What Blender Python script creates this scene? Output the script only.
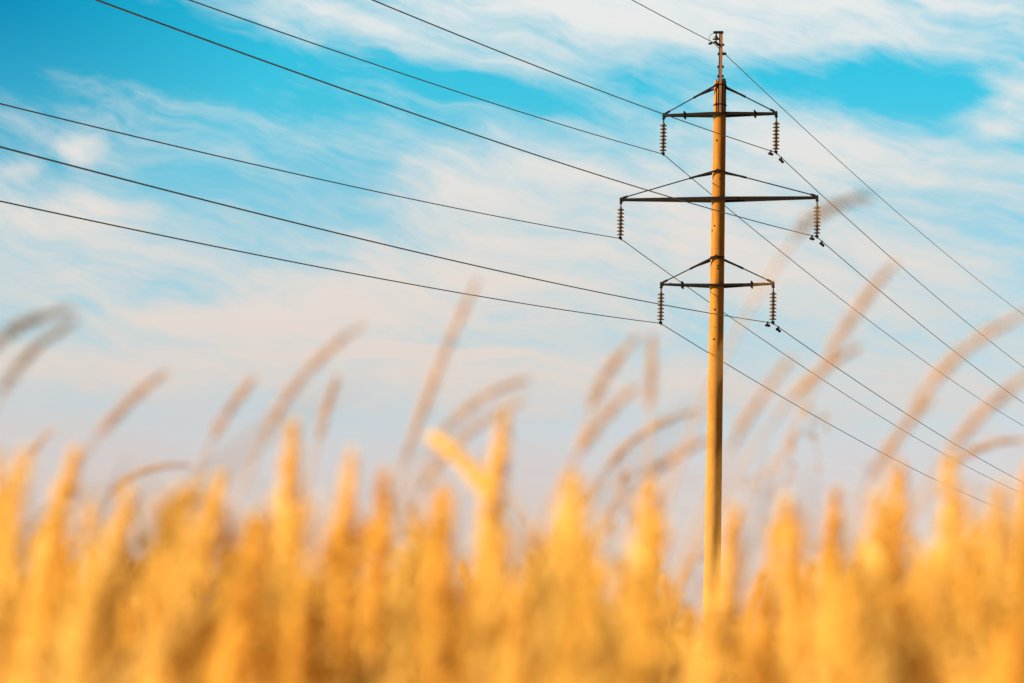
import bpy, bmesh, math, random
import numpy as np
from mathutils import Vector, Matrix

for o in list(bpy.data.objects):
    bpy.data.objects.remove(o)
SC = bpy.context.scene
COL = SC.collection
R = math.radians

# ------------------------------------------------------------------ camera
F_PX, HORIZON, ROLL, EYE = 3175.0, 665.5, 0.0229, 0.85
PITCH = math.atan((HORIZON - 341.5) / F_PX)
_R0, _U0, _F = Vector((1, 0, 0)), Vector((0, -math.sin(PITCH), math.cos(PITCH))), Vector((0, math.cos(PITCH), math.sin(PITCH)))
_RV = math.cos(ROLL) * _R0 + math.sin(ROLL) * _U0
_UV = -math.sin(ROLL) * _R0 + math.cos(ROLL) * _U0
cam_d = bpy.data.cameras.new('camera')
cam = bpy.data.objects.new('camera', cam_d)
COL.objects.link(cam)
m = Matrix.Identity(4)
for i in range(3):
    m[i][0], m[i][1], m[i][2] = _RV[i], _UV[i], -_F[i]
m[2][3] = EYE
cam.matrix_world = m
cam_d.sensor_width = 36.0
cam_d.lens = F_PX / 1024 * 36.0
cam_d.clip_start, cam_d.clip_end = 0.05, 20000
cam_d.dof.use_dof = True
cam_d.dof.focus_distance = 113.0
cam_d.dof.aperture_fstop = 5.0
cam_d.dof.aperture_blades = 0
SC.camera = cam


def ray(px, py):
    d = _F + _RV * ((px - 512) / F_PX) + _UV * ((341.5 - py) / F_PX)
    return d


def at(px, py, dist):
    """The point of the field that stands dist metres ahead in the direction of a photo pixel."""
    d = ray(px, py)
    return Vector((0, 0, EYE)) + d * (dist / d.y)


# ------------------------------------------------------------------ sun, sky, exposure
SUN_EL, SUN_AZ = R(25), R(256)
sun_dir = Vector((math.sin(SUN_AZ) * math.cos(SUN_EL), math.cos(SUN_AZ) * math.cos(SUN_EL), math.sin(SUN_EL)))
sun_d = bpy.data.lights.new('sun', 'SUN')
sun_d.energy, sun_d.angle, sun_d.color = 5.0, R(0.5), (1.0, 0.82, 0.56)
sun = bpy.data.objects.new('sun', sun_d)
COL.objects.link(sun)
sun.rotation_euler = sun_dir.to_track_quat('Z', 'Y').to_euler()

W = bpy.data.worlds.new('World')
SC.world = W
W.use_nodes = True
SC.view_settings.view_transform = 'Standard'
SC.view_settings.look = 'None'
SC.view_settings.exposure = 1.5
SC.view_settings.gamma = 1.0
SC.view_settings.use_curve_mapping = False
SC.render.engine = 'CYCLES'
SC.cycles.use_denoising = True
SC.cycles.max_bounces = 6
SC.cycles.transparent_max_bounces = 4


class NT:
    """small helper for node trees"""
    def __init__(s, nt):
        s.nt = nt

    def n(s, typ, **kw):
        nd = s.nt.nodes.new(typ)
        for k, v in kw.items():
            if k == 'ins':
                for kk, vv in v.items():
                    if isinstance(vv, bpy.types.NodeSocket):
                        s.nt.links.new(vv, nd.inputs[kk])
                    else:
                        nd.inputs[kk].default_value = vv
            else:
                setattr(nd, k, v)
        return nd

    def math(s, op, a, b=0.0, c=None, clamp=False):
        ins = {0: a, 1: b}
        if c is not None:
            ins[2] = c
        return s.n('ShaderNodeMath', operation=op, use_clamp=clamp, ins=ins).outputs[0]

    def vmath(s, op, a, b):
        return s.n('ShaderNodeVectorMath', operation=op, ins={0: a, 1: b}).outputs[0]

    def ramp(s, fac, stops, interp='LINEAR'):
        r = s.n('ShaderNodeValToRGB', ins={0: fac})
        cr = r.color_ramp
        cr.interpolation = interp
        while len(cr.elements) < len(stops):
            cr.elements.new(0.5)
        for e, (p, c) in zip(cr.elements, stops):
            e.position = p
            e.color = (*c, 1)
        return r.outputs[0]

    def mix(s, fac, a, b, blend='MIX'):
        m_ = s.n('ShaderNodeMix', data_type='RGBA', blend_type=blend)
        for i, v in ((0, fac), (6, a), (7, b)):
            if isinstance(v, bpy.types.NodeSocket):
                s.nt.links.new(v, m_.inputs[i])
            else:
                m_.inputs[i].default_value = v if i == 0 else (*v, 1)
        return m_.outputs[2]


def build_sky():
    t = NT(W.node_tree)
    bg = W.node_tree.nodes['Background']
    sky = t.n('ShaderNodeTexSky', sky_type='NISHITA', sun_disc=False, sun_elevation=SUN_EL, sun_rotation=SUN_AZ)
    tc = t.n('ShaderNodeTexCoord').outputs['Generated']
    sp = t.n('ShaderNodeSeparateXYZ', ins={0: tc})
    az = t.math('MULTIPLY', t.math('ARCTAN2', sp.outputs[0], sp.outputs[1]), 180 / math.pi)
    el = t.math('MULTIPLY', t.math('ARCSINE', sp.outputs[2]), 180 / math.pi)
    P = t.n('ShaderNodeCombineXYZ', ins={0: az, 1: el, 2: 0.0}).outputs[0]        # degrees on the sky
    # the air: Nishita graded from the pale horizon to the deep cyan above
    e1 = t.math('DIVIDE', el, 90.0, clamp=True)
    tint = t.ramp(e1, [(0.0, (.74, .59, .71)), (.040, (.69, .58, .675)), (.060, (.56, .615, .67)), (.078, (.42, .635, .685)),
                       (.095, (.28, .63, .675)), (.112, (.10, .66, .70)), (.135, (.008, .68, .72)), (.2, (.02, .5, .55)),
                       (.33, (.1, .25, .3)), (1.0, (.10, .22, .25))])
    east = t.n('ShaderNodeMapRange', interpolation_type='SMOOTHSTEP',
               ins={0: t.math('MULTIPLY', t.math('ABSOLUTE', t.math('ADD', az, 40.0)), 1.0), 1: 70.0, 2: 125.0, 3: 1.0, 4: .38}).outputs[0]   # unseen east and rear sky, dimmed to keep the pole's shaded side dark
    air = t.mix(1.0, t.mix(1.0, sky.outputs[0], tint, 'MULTIPLY'), (1.72, 1.72, 1.72), 'MULTIPLY')
    dd = ray(-40, -30).normalized()
    mpd = t.n('ShaderNodeMapping', vector_type='TEXTURE', ins={'Vector': P, 'Location': (math.degrees(math.atan2(dd.x, dd.y)), math.degrees(math.asin(dd.z)), 0), 'Scale': (6.0, 4.5, 1)})
    deep = t.n('ShaderNodeTexGradient', gradient_type='SPHERICAL', ins={0: mpd.outputs[0]}).outputs['Fac']      # clearest, deepest air high on the left
    air = t.mix(deep, air, t.mix(1.0, air, (.25, .45, .62), 'MULTIPLY'))
    # cirrus: wisps of noise drawn out along the wind, gathered in banks and broken by clear gaps
    warp = t.n('ShaderNodeTexNoise', noise_dimensions='2D', ins={'Vector': P, 'Scale': 0.35, 'Detail': 3.0, 'Roughness': .5})
    wv = t.vmath('SUBTRACT', warp.outputs['Color'], (0.5, 0.5, 0.5))
    PW = t.vmath('ADD', P, t.vmath('MULTIPLY', wv, (2.2, .9, 0.0)))
    PL = t.vmath('ADD', P, t.vmath('MULTIPLY', wv, (1.5, 0.6, 0.0)))

    def noise(src, rot, sx, sy, detail, rough, dist=0.0):
        mp = t.n('ShaderNodeMapping', ins={'Vector': src, 'Rotation': (0, 0, R(rot)), 'Scale': (1, 1, 1)})
        mp2 = t.n('ShaderNodeMapping', ins={'Vector': mp.outputs[0], 'Scale': (sx, sy, 1)})
        return t.n('ShaderNodeTexNoise', noise_dimensions='2D',
                   ins={'Vector': mp2.outputs[0], 'Scale': 1.0, 'Detail': detail, 'Roughness': rough, 'Distortion': dist}).outputs['Fac']
    n1 = noise(PW, 14, .20, .70, 9, .60)
    n2 = noise(PW, 16, .28, 1.9, 8, .60)
    n4 = noise(PL, 20, .35, 3.6, 6, .55)
    n3 = noise(PL, -6, 1.3, 2.6, 7, .62)
    dens = t.math('ADD', t.math('MULTIPLY', t.math('SUBTRACT', n1, .5), 1.5),
                  t.math('ADD', t.math('MULTIPLY', t.math('SUBTRACT', n2, .5), 1.55), t.math('MULTIPLY', t.math('ADD', t.math('SUBTRACT', n3, .5), t.math('SUBTRACT', n4, .5)), .55)))
    cover = t.ramp(e1, [(0.0, (.30,) * 3), (.05, (.34,) * 3), (.085, (.30,) * 3), (.14, (.18,) * 3), (.3, (.12,) * 3), (1, (.02,) * 3)])
    dens = t.math('ADD', dens, cover)
    banks = [  # where on the sky (as pixel direction), half sizes in pixels, slope, weight
        (640, 22, 330, 55, 8, .42), (600, -10, 200, 50, 0, .3), (860, 2, 330, 66, 2, .66), (330, 12, 220, 36, 13, .42), (470, 52, 210, 24, 17, .40),
        (60, 72, 150, 16, 10, .35), (240, 118, 190, 14, 12, .25),
        (800, 128, 120, 48, 10, .70), (1008, 105, 52, 34, 0, 1.0), (930, 165, 190, 55, 4, .40), (570, 172, 190, 55, 10, .52),
        (470, 188, 100, 34, 0, .40), (690, 220, 260, 80, 0, .30), (320, 308, 170, 42, -8, .85), (160, 322, 110, 13, -3, .5), (90, 365, 220, 26, 0, .4), (90, 146, 24, 24, 0, .62),
        (105, 205, 48, 28, 8, .72), (10, 170, 34, 13, -20, .6), (40, 222, 150, 34, 6, .40), (120, 290, 150, 34, 0, .38),
        (560, 290, 460, 70, 0, .36), (900, 250, 200, 40, 0, .25), (500, 378, 700, 34, 0, .62), (420, 350, 85, 8, 1, 1.7), (330, 352, 120, 4, 0, .4),
        (-20, 20, 190, 70, 0, -.8), (280, 110, 330, 70, 10, -.27), (510, 88, 230, 18, 8, -.66), (880, 92, 128, 38, 3, -1.35),
        (130, 50, 210, 55, 0, -.45), (770, 80, 130, 18, 0, -.22), (170, 180, 170, 40, 4, -.28), (190, 300, 110, 24, 0, -.55), (560, 345, 260, 16, 0, -.3), (470, 430, 700, 40, 0, -.25),
        (690, 80, 90, 20, 0, -.15)]
    for px, py, hw, hh, slope, wgt in banks:
        d = ray(px, py).normalized()
        c = (math.degrees(math.atan2(d.x, d.y)), math.degrees(math.asin(d.z)), 0)
        k = math.degrees(1 / F_PX)
        mp = t.n('ShaderNodeMapping', vector_type='TEXTURE', ins={'Vector': PL, 'Location': c, 'Rotation': (0, 0, R(-slope)), 'Scale': (hw * k * 1.35, hh * k * 1.35, 1)})
        g = t.n('ShaderNodeTexGradient', gradient_type='SPHERICAL', ins={0: mp.outputs[0]})
        dens = t.math('MULTIPLY_ADD', g.outputs['Fac'], wgt * 1.25, dens)
    fac = t.n('ShaderNodeMapRange', interpolation_type='SMOOTHSTEP', ins={0: dens, 1: -.40, 2: 1.50, 3: 0.0, 4: 1.0}).outputs[0]
    low = t.ramp(e1, [(0.0, (.72, .59, .53)), (.04, (.70, .605, .565)), (.055, (.80, .70, .635)), (.085, (.86, .78, .72)), (.11, (.84, .84, .82)), (.14, (.90, .90, .88)),
                      (.25, (.6, .62, .66)), (.5, (.25, .27, .32)), (1, (.15, .17, .2))])
    cloud = t.mix(1.0, low, (6.75, 6.75, 6.75), 'MULTIPLY')
    out = t.mix(t.math('MULTIPLY', fac, .96), air, cloud)
    shade = t.n('ShaderNodeCombineColor', ins={0: east, 1: east, 2: east}).outputs[0]
    out = t.mix(1.0, out, shade, 'MULTIPLY')
    W.node_tree.links.new(out, bg.inputs[0])
    bg.inputs[1].default_value = 0.05
    W.cycles.sampling_method = 'MANUAL'
    W.cycles.sample_map_resolution = 1024


build_sky()


# ------------------------------------------------------------------ materials
def material(name, col, rough=.7, metal=0.0, var=None, scale=3.0, stretch=(1, 1, 1), bump=0.0, trans=None, spec=.3, fine=None):
    mt = bpy.data.materials.new(name)
    mt.use_nodes = True
    t = NT(mt.node_tree)
    b = mt.node_tree.nodes['Principled BSDF']
    b.inputs['Roughness'].default_value = rough
    b.inputs['Metallic'].default_value = metal
    b.inputs['Specular IOR Level'].default_value = spec
    co = t.n('ShaderNodeTexCoord').outputs['Object']
    mp = t.n('ShaderNodeMapping', ins={'Vector': co, 'Scale': stretch}).outputs[0]
    c = None
    if var:
        nz = t.n('ShaderNodeTexNoise', ins={'Vector': mp, 'Scale': scale, 'Detail': 6.0, 'Roughness': .65})
        f = t.n('ShaderNodeMapRange', ins={0: nz.outputs['Fac'], 1: .3, 2: .7}).outputs[0]
        c = t.mix(f, col, var)
        if name == 'concrete':                   # paler towards the foot of the shaft, edge broken by noise
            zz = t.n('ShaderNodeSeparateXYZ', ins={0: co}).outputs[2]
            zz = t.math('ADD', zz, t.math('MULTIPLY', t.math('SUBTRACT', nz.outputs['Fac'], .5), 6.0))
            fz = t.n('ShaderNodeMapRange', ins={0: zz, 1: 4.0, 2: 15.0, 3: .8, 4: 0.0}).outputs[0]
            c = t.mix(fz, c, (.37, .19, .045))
        if fine:
            nz2 = t.n('ShaderNodeTexNoise', ins={'Vector': co, 'Scale': fine[0], 'Detail': 8.0, 'Roughness': .7})
            f2 = t.n('ShaderNodeMapRange', ins={0: nz2.outputs['Fac'], 1: fine[1], 2: fine[1] + .08, 3: 0.0, 4: fine[3]}).outputs[0]
            c = t.mix(f2, c, fine[2])
        mt.node_tree.links.new(c, b.inputs['Base Color'])
        if bump:
            bp = t.n('ShaderNodeBump', ins={'Height': nz.outputs['Fac'], 'Strength': bump, 'Distance': .02})
            mt.node_tree.links.new(bp.outputs[0], b.inputs['Normal'])
    else:
        b.inputs['Base Color'].default_value = (*col, 1)
    if trans:
        tr = t.n('ShaderNodeBsdfTranslucent')
        if c is not None:
            mt.node_tree.links.new(c, tr.inputs[0])
        else:
            tr.inputs[0].default_value = (*col, 1)
        mx = t.n('ShaderNodeMixShader', ins={0: trans, 1: b.outputs[0], 2: tr.outputs[0]})
        mt.node_tree.links.new(mx.outputs[0], mt.node_tree.nodes['Material Output'].inputs[0])
    return mt


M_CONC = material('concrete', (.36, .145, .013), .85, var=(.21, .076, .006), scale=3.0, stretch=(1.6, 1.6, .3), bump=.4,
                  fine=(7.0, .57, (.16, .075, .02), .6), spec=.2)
M_SEAM = material('seam_mortar', (.22, .13, .05), .9, var=(.14, .09, .04), scale=14)
M_STEEL = material('dark_steel', (.006, .005, .0045), .75, .0, var=(.014, .009, .006), scale=6, spec=.06)
M_RUST = material('rusty_steel', (.24, .085, .02), .75, .2, var=(.09, .04, .018), scale=5, stretch=(1, 1, .4))
M_DISC = material('porcelain_disc', (.022, .016, .013), .35, 0, var=(.04, .025, .014), scale=12, spec=.5)
M_PIN = material('rusty_cap', (.17, .066, .012), .7, 0, var=(.09, .04, .01), scale=30)
M_WIRE = material('weathered_wire', (.055, .055, .06), .55, .4, var=(.09, .085, .08), scale=2)
M_SOIL = material('field_soil', (.20, .13, .06), .95, var=(.32, .21, .08), scale=.6)
M_PLUME = material('dry_plume', (.83, .53, .11), .8, var=(.72, .41, .07), scale=14, trans=.5, spec=.15)
M_PALE = material('pale_plume', (.87, .62, .19), .8, var=(.79, .51, .12), scale=14, trans=.5, spec=.15)
M_STEM = material('dry_stem', (.66, .36, .08), .6, var=(.42, .21, .05), scale=9, trans=.15, spec=.25)
M_LEAF = material('dry_leaf', (.62, .37, .085), .75, var=(.28, .15, .04), scale=8, trans=.4, spec=.2)
M_SPIKE = material('ripe_spike', (.64, .38, .13), .8, var=(.46, .26, .09), scale=20, trans=.4, spec=.15)
M_GREY = material('weathered_spike', (.36, .25, .14), .85, var=(.24, .17, .10), scale=20, trans=.3, spec=.1)


# ------------------------------------------------------------------ mesh helpers
class MB:
    def __init__(s):
        s.v, s.f = [], []

    def add(s, verts, faces):
        b = len(s.v)
        s.v += [tuple(x) for x in verts]
        s.f += [tuple(b + i for i in f) for f in faces]

    def box(s, p0, p1, w0, h0, w1=None, h1=None, up=Vector((0, 0, 1))):
        """tapered bar of rectangular section from p0 to p1"""
        p0, p1 = Vector(p0), Vector(p1)
        w1 = w0 if w1 is None else w1
        h1 = h0 if h1 is None else h1
        d = (p1 - p0).normalized()
        u = Vector(up)
        if abs(d.dot(u)) > .99:
            u = Vector((0, 1, 0))
        sd = d.cross(u).normalized()
        u = sd.cross(d).normalized()
        vs = []
        for p, w, h in ((p0, w0, h0), (p1, w1, h1)):
            vs += [p - sd * w / 2 - u * h / 2, p + sd * w / 2 - u * h / 2, p + sd * w / 2 + u * h / 2, p - sd * w / 2 + u * h / 2]
        s.add(vs, [(3, 2, 1, 0), (4, 5, 6, 7), (0, 1, 5, 4), (1, 2, 6, 5), (2, 3, 7, 6), (3, 0, 4, 7)])

    def tube(s, pts, rad, n=8, cap=True):
        pts = [Vector(p) for p in pts]
        rads = rad if hasattr(rad, '__len__') else [rad] * len(pts)
        ref = None
        rings = []
        for i, p in enumerate(pts):
            d = (pts[min(i + 1, len(pts) - 1)] - pts[max(i - 1, 0)]).normalized()
            if ref is None:
                ref = Vector((0, 0, 1)) if abs(d.z) < .9 else Vector((0, 1, 0))
            a = d.cross(ref).normalized()
            b = a.cross(d).normalized()
            ref = b
            rings.append([p + (a * math.cos(2 * math.pi * k / n) + b * math.sin(2 * math.pi * k / n)) * rads[i] for k in range(n)])
        vs = [v for r in rings for v in r]
        fs = []
        for i in range(len(pts) - 1):
            for k in range(n):
                fs.append((i * n + k, i * n + (k + 1) % n, (i + 1) * n + (k + 1) % n, (i + 1) * n + k))
        if cap:
            fs.append(tuple(range(n))[::-1])
            fs.append(tuple((len(pts) - 1) * n + k for k in range(n)))
        s.add(vs, fs)

    def lathe(s, prof, n=14, c=(0, 0, 0)):
        c = Vector(c)
        vs = [c + Vector((r * math.cos(2 * math.pi * k / n), r * math.sin(2 * math.pi * k / n), z)) for r, z in prof for k in range(n)]
        fs = []
        for i in range(len(prof) - 1):
            for k in range(n):
                fs.append((i * n + k, i * n + (k + 1) % n, (i + 1) * n + (k + 1) % n, (i + 1) * n + k))
        fs.append(tuple(range(n))[::-1])
        fs.append(tuple((len(prof) - 1) * n + k for k in range(n)))
        s.add(vs, fs)

    def build(s, name, mat, parent=None, smooth=False, loc=None):
        me = bpy.data.meshes.new(name)
        me.from_pydata(s.v, [], s.f)
        me.update()
        if smooth:
            me.polygons.foreach_set('use_smooth', [True] * len(me.polygons))
        me.materials.append(mat)
        o = bpy.data.objects.new(name, me)
        COL.objects.link(o)
        if parent:
            o.parent = parent
        if loc is not None:
            o.location = loc
        return o


def tag(o, label=None, cat=None, group=None, kind=None):
    for k, v in (('label', label), ('category', cat), ('group', group), ('kind', kind)):
        if v:
            o[k] = v
    return o


def empty(name, loc=(0, 0, 0), rz=0.0):
    o = bpy.data.objects.new(name, None)
    o.empty_display_size = .2
    COL.objects.link(o)
    o.location = loc
    o.rotation_euler = (0, 0, rz)
    return o


# ------------------------------------------------------------------ the ground
gm = MB()
N = 24
gx = [-6000, -1500, -400, -120, -40, -12, 0, 12, 40, 120, 400, 1500, 6000]
gy = [-6000, -1200, -300, -80, -20, 0, 20, 60, 140, 300, 700, 1800, 6000]
for y in gy:
    for x in gx:
        gm.v.append((x, y, 0.0))
for j in range(len(gy) - 1):
    for i in range(len(gx) - 1):
        a = j * len(gx) + i
        gm.f.append((a, a + 1, a + 1 + len(gx), a + len(gx)))
tag(gm.build('field_ground', M_SOIL), kind='structure')

# ------------------------------------------------------------------ the power pole
PX, PY = 7.172, 111.0
ARM = 1.3416                                     # bearing of the line; the arms stand square to it
pole = empty('power_pole', (PX, PY, 0), ARM - math.pi / 2)
tag(pole, 'tall tapered concrete power pole with three steel crossarms above the grass', 'power pole')
Z_TOP = 21.62
R_TOP, R_BOT = .213, .315


def rad(z):
    return R_BOT + (R_TOP - R_BOT) * z / Z_TOP


mb = MB()
mb.lathe([(rad(z), z) for z in np.linspace(-.4, Z_TOP - .02, 40)] + [(R_TOP - .02, Z_TOP)], 40)
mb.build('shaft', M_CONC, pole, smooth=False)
for p in pole.children[0].data.polygons:
    p.use_smooth = abs(p.normal.z) < .5
for z in (18.85, 15.62, 12.82, 9.6):              # casting joints
    mb = MB()
    mb.lathe([(rad(z) - .02, z - .014), (rad(z) + .003, z - .012), (rad(z) + .003, z + .012), (rad(z) - .02, z + .014)], 40)
    mb.build('seam_ring', M_SEAM, pole)
for z, az in ((19.46, -1.85), (16.42, -1.95), (16.25, -2.4), (13.45, -1.70), (12.4, -1.75), (18.1, -1.2), (15.0, -1.3), (14.9, -1.35), (17.0, -2.6)):   # bolt sockets in the shaft
    mb = MB()
    d = Vector((math.cos(az), math.sin(az), 0))
    mb.tube([d * (rad(z) - .02) + Vector((0, 0, z)), d * (rad(z) + .012) + Vector((0, 0, z))], .032, 10)
    mb.build('bolt_socket', M_STEEL, pole)

# the steel mast that carries the earth wire
Z_MAST = 23.29
mb = MB()
mb.box((.06, -.30, 20.45), (.06, -.30, Z_MAST), .06, .085, up=Vector((1, 0, 0)))
mast = mb.build('steel_mast', M_RUST, pole)
mb = MB()
mb.box((-.002, -.285, 20.42), (-.002, -.285, Z_MAST - .02), .06, .034, up=Vector((1, 0, 0)))
mb.box((-.085, -.262, 20.42), (-.085, -.262, 21.63), .05, .035, up=Vector((1, 0, 0)))
mb.box((.165, -.235, 20.42), (.165, -.235, 21.66), .16, .10, up=Vector((1, 0, 0)))  # dark box standing in for the mast's shadow on the shaft
mb.build('channel_and_shadow', M_STEEL, mast)
for z in (22.87, 22.54, 22.08, 21.74):
    mb = MB()
    mb.tube([(-.05, -.29, z), (.15, -.29, z)], .024, 8)
    mb.tube([(-.06, -.29, z), (-.02, -.29, z)], .05, 6)
    mb.tube([(.11, -.29, z), (.16, -.29, z)], .05, 6)
    if z == 22.54:
        mb.tube([(.14, -.29, z), (.24, -.29, z + .01)], .05, 8)
    mb.build('step_bolt', M_STEEL, mast)
for z in (21.45, 20.75):
    mb = MB()
    prof = []
    n = 40
    r_ = rad(z)
    pts = [(r_ * 1.03 * math.cos(a), r_ * 1.03 * math.sin(a), z) for a in np.linspace(-1.0, math.pi + 1.0, n)]
    pts = [(.12, -.335, z)] + pts + [(-.12, -.335, z), (.12, -.335, z)]
    mb.tube(pts, .022, 6)
    mb.build('clamp_band', M_STEEL, mast)
mb = MB()
mb.box((-.22, -.29, Z_MAST + .03), (.12, -.29, Z_MAST + .03), .16, .065)
mb.build('top_bracket', M_STEEL, pole)

Z_ARM = {'top': 20.42, 'middle': 17.41, 'bottom': 14.375}
HALF = {'top': 2.017, 'middle': 3.504, 'bottom': 1.996}
TIP_UP = {'top': .0, 'middle': .03, 'bottom': .07}
BRACE = {'top': 1.05, 'middle': 1.0, 'bottom': 1.02}
for k in Z_ARM:
    z, L, up = Z_ARM[k], HALF[k], TIP_UP[k]
    zc = z - up
    r_ = rad(z)
    hh = .115 if k != 'middle' else .13
    if k == 'bottom':
        hh = .095
    mb = MB()
    for sg in (-1, 1):
        for fb in (-1, 1):                        # two channels clasp the shaft and meet at the tip
            mb.box((-sg * .004, fb * (r_ + .05), zc), (sg * (L + .03), fb * .055, z), .075, hh, .06, hh * .62)
        mb.box((sg * (L - .02), -.10, z), (sg * (L - .02), .10, z), .10, .12)
        mb.box((sg * (L - .35), -.075, z + .012), (sg * (L - .35), .075, z + .012), .12, .05)
        mb.tube([(sg * (L + .0), 0, z - .13), (sg * (L + .0), 0, z + .09)], .03, 8)
    arm = mb.build('crossarm', M_STEEL, pole)
    for sg in (-1, 1):                            # through bolts with their plates
        if k == 'middle':
            continue
        xb = sg * (L - .76)
        mb = MB()
        mb.box((xb, -.20, zc + up * .6), (xb, .20, zc + up * .6), .035, .24)
        mb.build('spacer_plate', M_STEEL, arm)
    for sg in (-1, 1):                            # tie: a flat bar pair, a turnbuckle, then a thin rod
        a = Vector((sg * .03, -(rad(z + 1) + .035), zc + BRACE[k]))
        b = Vector((sg * (L - .06), -.0, z + .07))
        q = a + (b - a) * (.86 / (b - a).length)
        mb = MB()
        mb.box(a, q, .05, .062)
        a2 = Vector((a.x, -a.y, a.z))
        q2 = q.copy()
        mb.box(a2, q2, .05, .062)
        mb.tube([q - (b - a).normalized() * .05, q + (b - a).normalized() * .16], .04, 8)
        tie = mb.build('tie_bar', M_STEEL, pole)
        mb = MB()
        mb.tube([q, b], .021, 8)
        mb.tube([b - (b - q).normalized() * .18, b], .042, 8)
        mb.build('tie_rod', M_STEEL, tie)
    mb = MB()                                     # strap round the shaft at the head of the ties
    zz = zc + BRACE[k]
    mb.lathe([(rad(zz) - .02, zz - .018), (rad(zz) + .012, zz - .018), (rad(zz) + .012, zz + .018), (rad(zz) - .02, zz + .018)], 32)
    mb.tube([(0, -rad(zz), zz), (0, -rad(zz) - .09, zz)], .06, 8)
    mb.build('strap', M_STEEL, pole)

# ------------------------------------------------------------------ insulator strings, clamps, wires
ROT = Matrix.Rotation(ARM - math.pi / 2, 4, 'Z')
P0 = Vector((PX, PY, 0))


def P_local(x, y, z):
    return P0 + ROT @ Vector((x, y, z))


def insulator_string(k, sg, label):
    z = Z_ARM[k] - .10
    root = empty('insulator_string', P_local(sg * HALF[k], 0, z - 1.26), ARM - math.pi / 2)
    tag(root, label, 'insulator', 'insulator strings hanging from the crossarm tips')
    H = 1.26
    mb = MB()
    mb.tube([(0, 0, H), (0, 0, H - .17)], .024, 8)
    mb.tube([(-.05, 0, H - .01), (.05, 0, H - .01)], .035, 8)
    mb.build('hanger', M_STEEL, root)
    pitch = .127
    for i in range(8):
        zc = H - .20 - i * pitch
        mb = MB()
        mb.lathe([(.030, .012), (.075, .004), (.126, -.024), (.128, -.040), (.110, -.036), (.06, -.026), (.03, -.034)], 18, (0, 0, zc - .035))
        d = mb.build('disc', M_DISC, root, smooth=True)
        mb = MB()
        mb.lathe([(.022, -.10), (.030, -.03), (.05, -.022), (.052, .03), (.036, .042), (.02, .045)], 14, (0, 0, zc - .01))
        mb.build('cap', M_PIN, d)
    zb = H - .20 - 8 * pitch
    mb = MB()
    mb.tube([(0, 0, zb + .03), (0, 0, -.01)], .026, 8)
    mb.tube([(0, -.17, -.05), (0, -.08, -.005), (0, .08, -.005), (0, .17, -.05)], [.025, .045, .045, .025], 8)
    mb.tube([(-.06, 0, .0), (.06, 0, .0)], .04, 8)
    mb.build('suspension_clamp', M_STEEL, root)
    return P_local(sg * HALF[k], 0, z - 1.26 - .025)


A_LEFT, A_RIGHT = 1.3029, 1.2969
S = 111 / 90
WIRES = {  # start slopes of the two spans
    'G': (-.092, -.0049), 'top+': (-.1038, -.0161), 'top-': (-.1018, -.0275), 'middle+': (-.0956, -.0175), 'middle-': (-.0983, -.0366),
    'bottom+': (-.0835, -.0248), 'bottom-': (-.0829, -.03)}
K_L, K_R = .0003 / S, .00022 / S
DESC = {
    'top-': ('insulator string under the left tip of the top crossarm', 'wire clamped below the left tip of the top crossarm, passing behind the pole'),
    'top+': ('insulator string under the right tip of the top crossarm', 'wire clamped below the right tip of the top crossarm, with two dampers'),
    'middle-': ('insulator string under the left tip of the long middle crossarm', 'wire clamped below the left tip of the long middle crossarm'),
    'middle+': ('insulator string under the right tip of the long middle crossarm', 'wire clamped below the right tip of the long middle crossarm, with two dampers'),
    'bottom-': ('insulator string under the left tip of the lowest crossarm', 'wire clamped below the left tip of the lowest crossarm, lowest wire in the sky'),
    'bottom+': ('insulator string under the right tip of the lowest crossarm', 'wire clamped below the right tip of the lowest crossarm, with two dampers')}


def wire_pt(a, key, s):
    """s < 0: towards the camera side, s > 0: away"""
    tl, tr = WIRES[key]
    if s < 0:
        u = -s
        return a + Vector((-math.cos(A_LEFT) * u, -math.sin(A_LEFT) * u, tl * u + K_L * u * u))
    return a + Vector((math.cos(A_RIGHT) * s, math.sin(A_RIGHT) * s, tr * s + K_R * s * s))


def wire(key, a, label, r_=.015):
    ss = list(np.linspace(-190, -4, 120)) + [-2, -1, -.4, -.15, 0, .15, .4, 1, 2] + list(np.linspace(4, 240, 120))
    root = tag(empty('power_line', a), label, 'wire', 'wires of the power line')
    mb = MB()
    mb.tube([wire_pt(a, key, s) - a for s in ss], r_, 6)
    mb.build('conductor', M_WIRE, root, smooth=True)
    if key.endswith('+'):
        for s in (-.95, 1.05):
            c = wire_pt(a, key, s) - a
            d = (wire_pt(a, key, s + .1) - wire_pt(a, key, s - .1)).normalized()
            dn = Vector((0, 0, -.11))
            mb = MB()
            mb.tube([c + Vector((0, 0, .03)), c + dn], .03, 6)
            mb.tube([c + dn - d * .22, c + dn, c + dn + d * .22], .012, 6)
            for q in (-1, 1):
                mb.tube([c + dn + d * q * .13, c + dn + d * q * .27], .05, 8)
            mb.build('damper', M_STEEL, root)


for k in Z_ARM:
    for sg, ch in ((-1, '-'), (1, '+')):
        a = insulator_string(k, sg, DESC[k + ch][0])
        wire(k + ch, a, DESC[k + ch][1])

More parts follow.
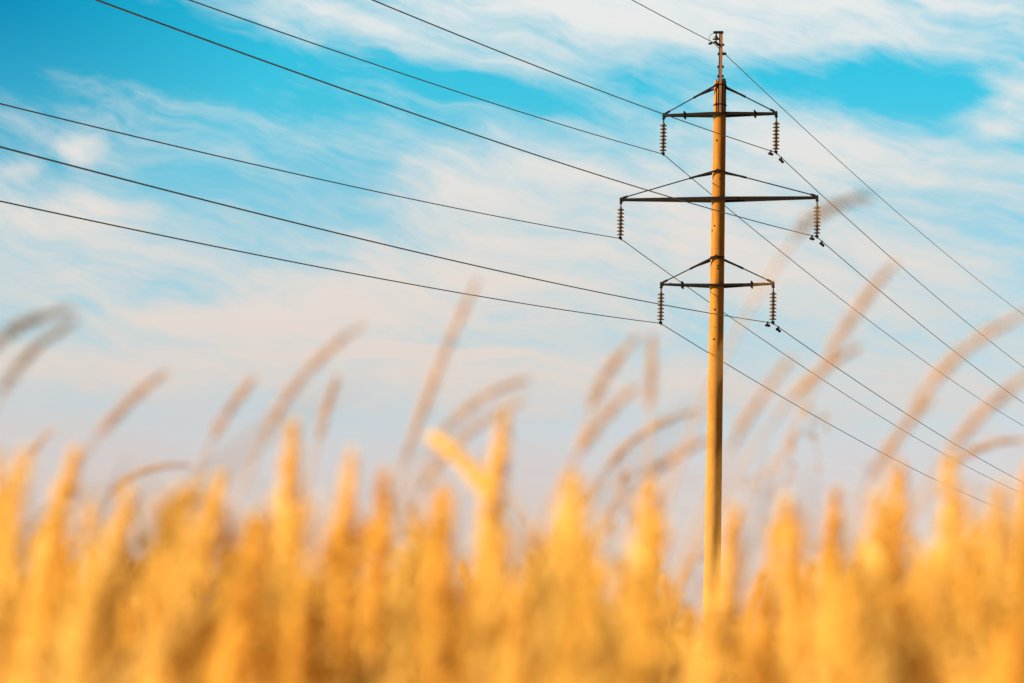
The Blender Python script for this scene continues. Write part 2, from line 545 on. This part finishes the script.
# earth wire: small bell insulator under the top bracket with a jumper loop
ga = P_local(-.25, -.27, 22.97)
wire('G', ga, 'thin earth wire over the top of the pole, highest of the wires', .014)
root = empty('bell_insulator', P_local(-.13, -.27, 22.93), ARM - math.pi / 2)
tag(root, 'small bell shaped insulator under the bracket at the pole top', 'insulator')
mb = MB()
mb.tube([(0, 0, .37), (0, 0, .26)], .025, 8)
mb.tube([(0, 0, .14), (0, 0, .02)], .022, 8)
mb.build('hanger', M_STEEL, root)
mb = MB()
mb.lathe([(.03, .29), (.05, .27), (.06, .22), (.12, .17), (.13, .135), (.10, .145), (.03, .13)], 18)
mb.build('bell', M_DISC, root, smooth=True)
mb = MB()
mb.tube([(-.03, -.16, .01), (0, 0, .03), (.03, .16, .0)], .045, 8)
mb.build('suspension_clamp', M_STEEL, root)
mb = MB()
mb.box((-.27, 0, -.01), (-.13, 0, .01), .06, .07)
mb.box((.04, 0, -.03), (.10, 0, -.05), .06, .08)
mb.build('jumper_clamp', M_STEEL, root)
mb = MB()
pts = []
for i in range(15):
    a = math.pi * (.5 + i / 14)
    pts.append((-.06 + .19 * math.cos(a), 0, .19 + .18 * math.sin(a)))
mb.tube(pts, .011, 6)
mb.build('jumper_loop', M_WIRE, root, smooth=True)


# ------------------------------------------------------------------ grass
def arc(p0, p1, bend, n=14):
    """points from p0 to p1, the curve leaving p0 along bend (a vector)"""
    p0, p1 = Vector(p0), Vector(p1)
    c = p0 + Vector(bend)
    return [p0 * (1 - t) ** 2 + c * 2 * t * (1 - t) + p1 * t * t for t in np.linspace(0, 1, n)]


def frame_at(pts, t):
    x = t * (len(pts) - 1)
    i = min(int(x), len(pts) - 2)
    f = x - i
    p = pts[i].lerp(pts[i + 1], f)
    d = (pts[i + 1] - pts[i]).normalized()
    a = d.cross(Vector((0, 0, 1)) if abs(d.z) < .95 else Vector((0, 1, 0))).normalized()
    return p, d, a, a.cross(d)


def spikelets(mb, pts, R_, n, ln, wd, rng, spread=.5):
    """feathery head: many small pointed husks set round an axis"""
    for i in range(n):
        t = rng.random()
        p, d, a, b = frame_at(pts, t)
        w = math.sin(math.pi * (.15 + .85 * t) ** .8) ** .9 * (.75 + .5 * rng.random())
        ph = rng.random() * 6.283
        o = a * math.cos(ph) + b * math.sin(ph)
        r0 = R_ * w * (.15 + .85 * rng.random() ** .7)
        q = p + o * r0
        dr = (d + o * spread * (.3 + rng.random())).normalized()
        l = ln * (.6 + .7 * rng.random())
        sd = dr.cross(Vector((rng.random() - .5, rng.random() - .5, rng.random() - .5))).normalized() * wd * .5
        mid = q + dr * l * .45
        mb.add([q, mid + sd, q + dr * l, mid - sd], [(0, 1, 2, 3)])


def leaf_blade(mb, pts, w, rng, fold=.25):
    n = len(pts)
    tw = rng.random() * 6.283
    vs = []
    for i, p in enumerate(pts):
        t = i / (n - 1)
        _, d, a, b = frame_at(pts, min(t, .999))
        s_ = a * math.cos(tw + t * 1.2) + b * math.sin(tw + t * 1.2)
        nn = d.cross(s_)
        ww = w * .5 * (1 - t ** 2.2) * (.55 + .45 * min(1, t * 4)) + .0002
        vs += [p - s_ * ww, p + nn * ww * fold, p + s_ * ww]
    fs = []
    for i in range(n - 1):
        k = i * 3
        fs += [(k, k + 1, k + 4, k + 3), (k + 1, k + 2, k + 5, k + 4)]
    mb.add(vs, fs)


RNG = random.Random(7)


def stalk(kind, tip, mid, dist, label, R_mm=None, extra_leaf=True, group=None, foot_shift=0.0, head=None, pale=False, back=0.0):
    """one plant that can be told apart: tip and mid are photo pixels of the head's tip and base, dist metres away"""
    rng = RNG
    T = at(*tip, dist + back)
    B = at(*mid, dist + rng.uniform(-.02, .02))
    d = (T - B)
    foot = Vector((B.x - (T.x - B.x) * (.5 if kind == 'plume' else 1.3) + foot_shift, B.y + rng.uniform(-.08, .08), 0))
    root = empty('grass_stalk', foot)
    tag(root, label, 'grass stalk', group)
    Bl, Tl = B - foot, T - foot
    L = d.length
    dirn = (d.normalized() + Vector((0, 0, {'arch': .75}.get(head, .3)))).normalized()
    spts = arc((0, 0, 0), Bl, Bl - dirn * (Bl.length * .42), 12)
    if head == 'arch':
        hp = arc(Bl, Tl, dirn * L * .5, 12)
    else:
        hp = arc(Bl, Tl, dirn * L * .5, 10)
    mb = MB()
    mb.tube(spts, [(.0022 - .0009 * i / 11) * 1.15 for i in range(12)], 6)
    mb.build('stem', M_STEM, root, smooth=True)
    mb = MB()
    if kind == 'plume':
        r_ = (R_mm or 11) / 1000
        mb.tube(hp, [max(.0008, r_ * .55 * math.sin(math.pi * (.2 + .8 * i / 9) ** .8)) for i in range(10)], 9)
        spikelets(mb, hp, r_ * rng.uniform(.85, 1.1), 620, .013, .0032, rng, .65)
        mb.build('seed_head', M_PALE if pale else rng.choice([M_PLUME, M_PALE, M_PALE]), root)
    elif kind == 'spike':
        r_ = (R_mm or 3.4) / 1000
        nn = len(hp)
        ph = rng.random() * 6
        mb.tube(hp, [max(.0006, r_ * (.82 + .22 * math.sin(ph + i * 1.3)) * (.3 + .7 * math.sin(math.pi * min(1, .1 + .9 * i / (nn - 1))) ** .6)) for i in range(nn)], 8)
        spikelets(mb, hp, r_ * 1.6, 230, .009, .0018, rng, .7)
        mb.build('seed_head', M_GREY if pale else M_SPIKE, root)
    else:                                          # oat: loose husks dangling from thin branches
        mb.tube(hp, .0012, 5)
        for i in range(13):
            p, dd, a, b = frame_at(hp, .02 + .96 * i / 12)
            ph = rng.random() * 6.283
            o = (a * math.cos(ph) + b * math.sin(ph)) * rng.uniform(.015, .045) + dd * .01
            e = p + o + Vector((0, 0, -rng.uniform(.0, .02)))
            mb.tube([p, p + o * .6 + Vector((0, 0, .008)), e], .0009, 4)
            spikelets(mb, [e, e + Vector((rng.uniform(-.006, .006), 0, -.022))], .003, 12, .012, .003, rng, .2)
        mb.build('seed_head', M_SPIKE, root)
    if extra_leaf:
        for q in range(rng.choice((1, 2))):
            t = rng.uniform(.55, .8)
            p, dd, a, b = frame_at(spts, t)
            ph = rng.random() * 6.283
            hd = Vector((math.cos(ph), math.sin(ph), 0))
            l = rng.uniform(.14, .26)
            mb = MB()
            leaf_blade(mb, arc(p, p + hd * l * .55 + Vector((.03, 0, l * .75)), dd * l * .6, 8), rng.uniform(.004, .008), rng)
            mb.build('leaf', M_LEAF, root)
    return root


G_P = 'golden plumes standing above the field'
G_S = 'thin arching seed spikes against the sky'
G_O = 'loose oat heads hanging over the field'
plumes = [
    ((75, 455), (40, 600), 3.3, 11, 'golden plume leaning right near the left edge, beside a lower plume'),
    ((12, 490), (-10, 640), 2.6, 10, 'golden plume cut by the left edge of the field'),
    ((128, 492), (100, 640), 3.0, 10, 'golden plume right of the tall leaning plume near the left edge'),
    ((182, 492), (160, 640), 2.8, 12, 'broad golden plume under the thin bent spike at left'),
    ((222, 480), (196, 620), 3.4, 10, 'golden plume left of the tall upright column of the left half'),
    ((293, 428), (281, 590), 3.4, 12, 'tallest upright golden plume of the left half, thick as a column'),
    ((262, 520), (235, 660), 2.4, 10, 'low golden plume tucked left of the tall upright column'),
    ((352, 458), (338, 600), 3.2, 10, 'golden plume right of the tall upright column of the left half'),
    ((384, 478), (376, 610), 3.2, 9, 'slender golden plume under the tallest thin spike'),
    ((446, 500), (436, 640), 2.9, 12, 'thick golden plume left of the crossed pair of stalks'),
    ((505, 417), (488, 540), 3.3, 7.5, 'upright golden stalk of the crossed pair at the middle'),
    ((482, 560), (466, 690), 2.5, 11, 'low golden plume below the crossed pair of stalks'),
    ((572, 482), (558, 640), 2.8, 13, 'broad bright golden plume between the crossed pair and the pole'),
    ((528, 585), (520, 700), 2.2, 10, 'low golden plume in the darkest gap of the field'),
    ((652, 488), (640, 620), 3.0, 12, 'pale golden plume just left of the concrete pole'),
    ((628, 580), (640, 700), 2.2, 10, 'low golden plume left of the foot of the pole'),
    ((708, 622), (704, 735), 2.3, 11, 'golden plume standing in front of the foot of the pole'),
    ((734, 510), (724, 640), 3.2, 9, 'golden plume touching the right side of the concrete pole'),
    ((786, 505), (790, 640), 2.9, 11, 'upright golden plume below the dangling oat head'),
    ((836, 496), (826, 600), 3.6, 7, 'thin golden plume between two broad ones right of the pole'),
    ((830, 590), (832, 710), 2.3, 12, 'low bright golden plume right of the pole, in front of a dark gap'),
    ((880, 500), (874, 630), 2.9, 11, 'golden plume at the end of the lowest wire'),
    ((899, 470), (893, 610), 3.3, 10, 'taller of two close golden plumes at the end of the lowest wire'),
    ((950, 460), (946, 630), 3.1, 12, 'tallest upright golden plume of the right half, thick as a column'),
    ((928, 565), (916, 690), 2.4, 10, 'low golden plume left of the tall column of the right half'),
    ((1000, 490), (990, 640), 2.9, 11, 'golden plume right of the tall column of the right half'),
    ((1018, 620), (1004, 740), 2.0, 12, 'low golden plume in the bottom right corner'),
    ((44, 590), (30, 700), 2.3, 11, 'low golden plume at the bottom left, in front of the tall leaning plume'),
    ((98, 570), (84, 690), 2.4, 9, 'low golden plume between two taller ones at the bottom left'),
    ((168, 610), (156, 720), 2.2, 10, 'low golden plume at the bottom, under the broad left plume'),
    ((318, 590), (308, 700), 2.4, 10, 'low golden plume at the right foot of the tall upright column of the left half'),
    ((404, 560), (396, 680), 2.5, 10, 'low golden plume between the slender plume and the crossed pair'),
    ((596, 600), (588, 710), 2.3, 11, 'low golden plume beside the broad bright plume, towards the pole'),
    ((764, 590), (760, 700), 2.4, 10, 'low golden plume a hand right of the foot of the pole'),
    ((862, 575), (856, 690), 2.4, 10, 'low golden plume under the two close plumes at the lowest wire'),
    ((972, 570), (966, 690), 2.4, 11, 'low golden plume at the right foot of the tall column of the right half'),
    ((1030, 470), (1018, 600), 3.2, 10, 'golden plume cut by the right edge of the field'),
]
for tip, mid, dist, rr, lab in plumes:
    mid = (tip[0] + (mid[0] - tip[0]) * 1.35, tip[1] + (mid[1] - tip[1]) * 1.35)
    stalk('plume', tip, mid, dist, lab, rr * 1.65, group=G_P)
stalk('plume', (432, 438), (492, 500), 3.3, 'golden head of the crossed pair bent over to the left', 5.5, group=G_P, foot_shift=-.06, pale=True, back=.12)
spikes = [
    ((72, 310), (-10, 352), 2.7, 4.2, 'arch', 'upper of two grey spikes arching in at the left edge'),
    ((74, 322), (2, 392), 2.7, 3.6, 'arch', 'lower of two grey spikes arching in at the left edge'),
    ((164, 374), (98, 436), 2.9, 3.4, '', 'lone grey spike leaning right above the left plumes'),
    ((254, 378), (212, 440), 3.0, 3.2, '', 'short straight spike between the lone grey one and the tall column'),
    ((362, 325), (262, 440), 2.8, 3.6, 'arch', 'long spike leaning right above the tall column of the left half'),
    ((337, 378), (318, 440), 3.2, 2.4, '', 'faint upright spike behind the long leaning one'),
    ((478, 280), (402, 470), 2.9, 4.2, '', 'tallest spike of all, left of the middle, reaching the lowest wire'),
    ((526, 380), (430, 450), 2.8, 3.2, 'arch', 'spike arching over the crossed pair of stalks'),
    ((524, 400), (420, 490), 2.7, 3.2, 'arch', 'lower arching spike just behind the crossed pair'),
    ((636, 338), (590, 410), 2.8, 3.4, 'arch', 'spike leaning right below the left end of the lowest crossarm'),
    ((652, 338), (650, 410), 2.9, 2.8, '', 'upright spike below the left tip of the lowest crossarm'),
    ((634, 388), (578, 452), 2.7, 3.4, '', 'pale straight spike under the leaning one left of the pole'),
    ((700, 410), (606, 470), 3.6, 4.2, 'arch', 'brown spike arching right towards the concrete pole'),
    ((706, 440), (645, 480), 2.8, 3.2, '', 'lower pale spike touching the left side of the pole'),
    ((870, 197), (796, 236), 2.7, 4.0, 'arch', 'highest dark spike, beside the right tip of the middle crossarm'),
    ((896, 262), (826, 360), 2.8, 3.8, '', 'spike leaning right below the highest dark one'),
    ((856, 348), (790, 400), 2.9, 3.6, '', 'spike just below the leaning one, right of the pole'),
    ((1030, 312), (914, 410), 2.6, 4.6, 'arch', 'thick pale spike arching out at the right edge'),
    ((1034, 372), (950, 450), 2.6, 3.8, '', 'brown spike below the pale arching one at the right edge'),
    ((1022, 440), (950, 470), 3.8, 4.2, 'arch', 'bright orange spike bending right over the tall right column'),
    ((50, 432), (0, 500), 3.6, 3.2, '', 'small orange spike low at the left edge'),
    ((190, 466), (112, 492), 4.2, 3.6, 'arch', 'thin bent orange spike lying over the left plumes'),
    ((930, 400), (868, 480), 2.8, 3.0, '', 'faint spike behind the wires at the lower right'),
    ((790, 360), (730, 450), 2.6, 2.8, '', 'faint pale spike just right of the pole'),
]
for tip, mid, dist, rr, hd, lab in spikes:
    stalk('spike', tip, mid, dist * 1.35, lab, rr * .95, group=G_S, head=hd, pale='grey spikes' in lab or 'highest dark spike,' in lab, extra_leaf=False)
oats = [
    ((826, 416), (756, 492), 7.5, 'dangling oat head right of the pole, below the lowest wires'),
    ((640, 470), (606, 520), 7.0, 'oat head low between the middle and the pole'),
    ((706, 545), (676, 610), 7.5, 'oat head at the left foot of the pole'),
    ((140, 500), (112, 560), 6.5, 'oat head drooping between the left plumes'),
    ((512, 500), (478, 560), 7.5, 'oat head behind the crossed pair of stalks'),
]
for tip, mid, dist, lab in oats:
    stalk('oat', tip, mid, dist * .75, lab, group=G_O, head='arch', extra_leaf=False)


# the mass of the meadow: nobody could count it
def template(rng, h, detail):
    """arrays of one plant of height h with its foot at the origin; detail 2 near, 1 further, 0 far. Returns (verts, quads, material index)"""
    out = []
    lean = Vector((rng.uniform(-.04, .20), rng.uniform(-.10, .10), 0)) * h
    top = lean + Vector((0, 0, h))
    hl = h * rng.uniform(.13, .2)
    nk = {2: 8, 1: 4, 0: 3}[detail]
    pts = arc((0, 0, 0), top, Vector((0, 0, h * .6)), 24)
    cut = int(24 * (1 - hl / h))
    mb = MB()
    mb.tube([pts[int(i * cut / nk)] for i in range(nk + 1)], [.0021, .0021, .0045][2 - detail if detail < 2 else 0], 4 if detail else 3, cap=False)
    out.append((mb, 1))
    hp = pts[cut:]
    mb = MB()
    r_ = rng.choice((.003, .004, .005, .007, .009, .012))
    if detail == 2:
        mb.tube(hp, [max(.0008, r_ * .42 * math.sin(math.pi * min(1, .1 + .9 * i / (len(hp) - 1))) ** .7) for i in range(len(hp))], 5, cap=False)
        spikelets(mb, hp, r_, 130, .014, .0045, rng, .55)
    elif detail == 1:
        spikelets(mb, hp, r_, 34, .024, .009, rng, .5)
    else:
        spikelets(mb, hp, r_ * 2.2, 9, .07, .026, rng, .4)
    out.append((mb, rng.choice((0, 0, 3))))
    mb = MB()
    for q in range({2: 5, 1: 3, 0: 2}[detail]):
        t = rng.uniform(.45, .86) if detail == 2 else rng.uniform(.25, .78)
        p, dd, a, b = frame_at(pts, t)
        ph = rng.random() * 6.283
        l = h * rng.uniform(.16, .34)
        hd = Vector((math.cos(ph), math.sin(ph), 0)) * l * rng.uniform(.2, .7)
        leaf_blade(mb, arc(p, p + hd + Vector((.03, 0, l * rng.uniform(.3, .85))), dd * l * .6, {2: 6, 1: 4, 0: 3}[detail]), rng.uniform(.004, .009) * (1 if detail else 3), rng)
    out.append((mb, 2))
    vs = np.concatenate([np.array(m_.v, dtype=np.float32) for m_, _ in out])
    fs, ms, b = [], [], 0
    for m_, mi in out:
        for f in m_.f:
            f = list(f)
            fs.append([b + i for i in f])
            ms.append(mi)
        b += len(m_.v)
    return vs, np.array(fs, dtype=np.int64), np.array(ms, dtype=np.int32)


def meadow(name, label, zone, count, detail, hmean, hsd, hmax, nt, seed):
    rng = random.Random(seed)
    nr = np.random.default_rng(seed)
    tm = [template(rng, 1.0 * rng.uniform(.97, 1.03), detail) for _ in range(nt)]
    d0, d1, half, expo = zone
    y = d0 + (d1 - d0) * nr.random(count) ** expo
    x = (nr.random(count) * 2 - 1) * (half * y + .6)
    h = np.minimum(np.minimum(nr.normal(hmean, hsd, count), hmax), EYE + nr.normal(.041, .014, count) * np.minimum(y, 7.0))
    h = np.where((np.abs(x - .0645 * y) < .010 * y) & (y < 9), np.minimum(h, EYE + .016 * y), h)      # a thin place in the stand
    # patches: thicker and thinner stands
    keep = (np.sin(x * 5.1 + y * .9) + np.sin(x * 2.3 - y * 1.7 + 1.0) + nr.normal(0, .9, count)) > -.9
    x, y, h = x[keep], y[keep], h[keep]
    V, Fa, Ms, b = [], [], [], 0
    for i in range(len(x)):
        vs, fs, ms = tm[nr.integers(nt)]
        a = nr.normal(0, .7)
        ca, sa = math.cos(a), math.sin(a)
        w = nr.uniform(.8, 1.25)
        X = vs[:, 0] * ca - vs[:, 1] * sa
        Y = vs[:, 0] * sa + vs[:, 1] * ca
        up = vs[:, 2] * h[i] > EYE + .022 * y[i]
        if y[i] < 9 and up.any() and (np.abs(X[up] * w * h[i] + x[i] - .0640 * y[i]) < .0085 * y[i]).any():
            continue                              # the thin place again: none leans into it
        V.append(np.stack([X * w * h[i] + x[i], Y * w * h[i] + y[i], vs[:, 2] * h[i]], 1))
        Fa.append(fs + b)
        Ms.append(ms)
        b += len(vs)
    V = np.concatenate(V).astype(np.float32)
    Fa = np.concatenate(Fa).astype(np.int32)
    Ms = np.concatenate(Ms)
    me = bpy.data.meshes.new(name)
    me.vertices.add(len(V))
    me.vertices.foreach_set('co', V.ravel())
    me.loops.add(Fa.size)
    me.loops.foreach_set('vertex_index', Fa.ravel())
    me.polygons.add(len(Fa))
    me.polygons.foreach_set('loop_start', np.arange(0, Fa.size, 4, dtype=np.int32))
    me.polygons.foreach_set('material_index', Ms)
    for mt in (M_PLUME, M_STEM, M_LEAF, M_PALE):
        me.materials.append(mt)
    me.update(calc_edges=True)
    o = bpy.data.objects.new(name, me)
    COL.objects.link(o)
    tag(o, label, 'grass', kind='stuff')
    return o


meadow('meadow_grass', 'dense dry golden grass filling the bottom of the view', (2.1, 6.5, .42, .8), 2100, 2, .96, .05, 1.06, 14, 3)
meadow('near_grass', 'nearest dry grass, soft and blurred at the bottom edge', (1.25, 2.3, .42, .8), 60, 2, .90, .04, .95, 10, 9)
meadow('tall_grass', 'dry grass of the middle field, seen between the near plumes', (6.0, 32.0, .27, .6), 9500, 1, .93, .06, 1.08, 14, 4)
meadow('field_grass', 'dry grass of the far field round the foot of the pole', (32.0, 170.0, .23, .6), 16000, 0, .95, .07, 1.12, 10, 5)
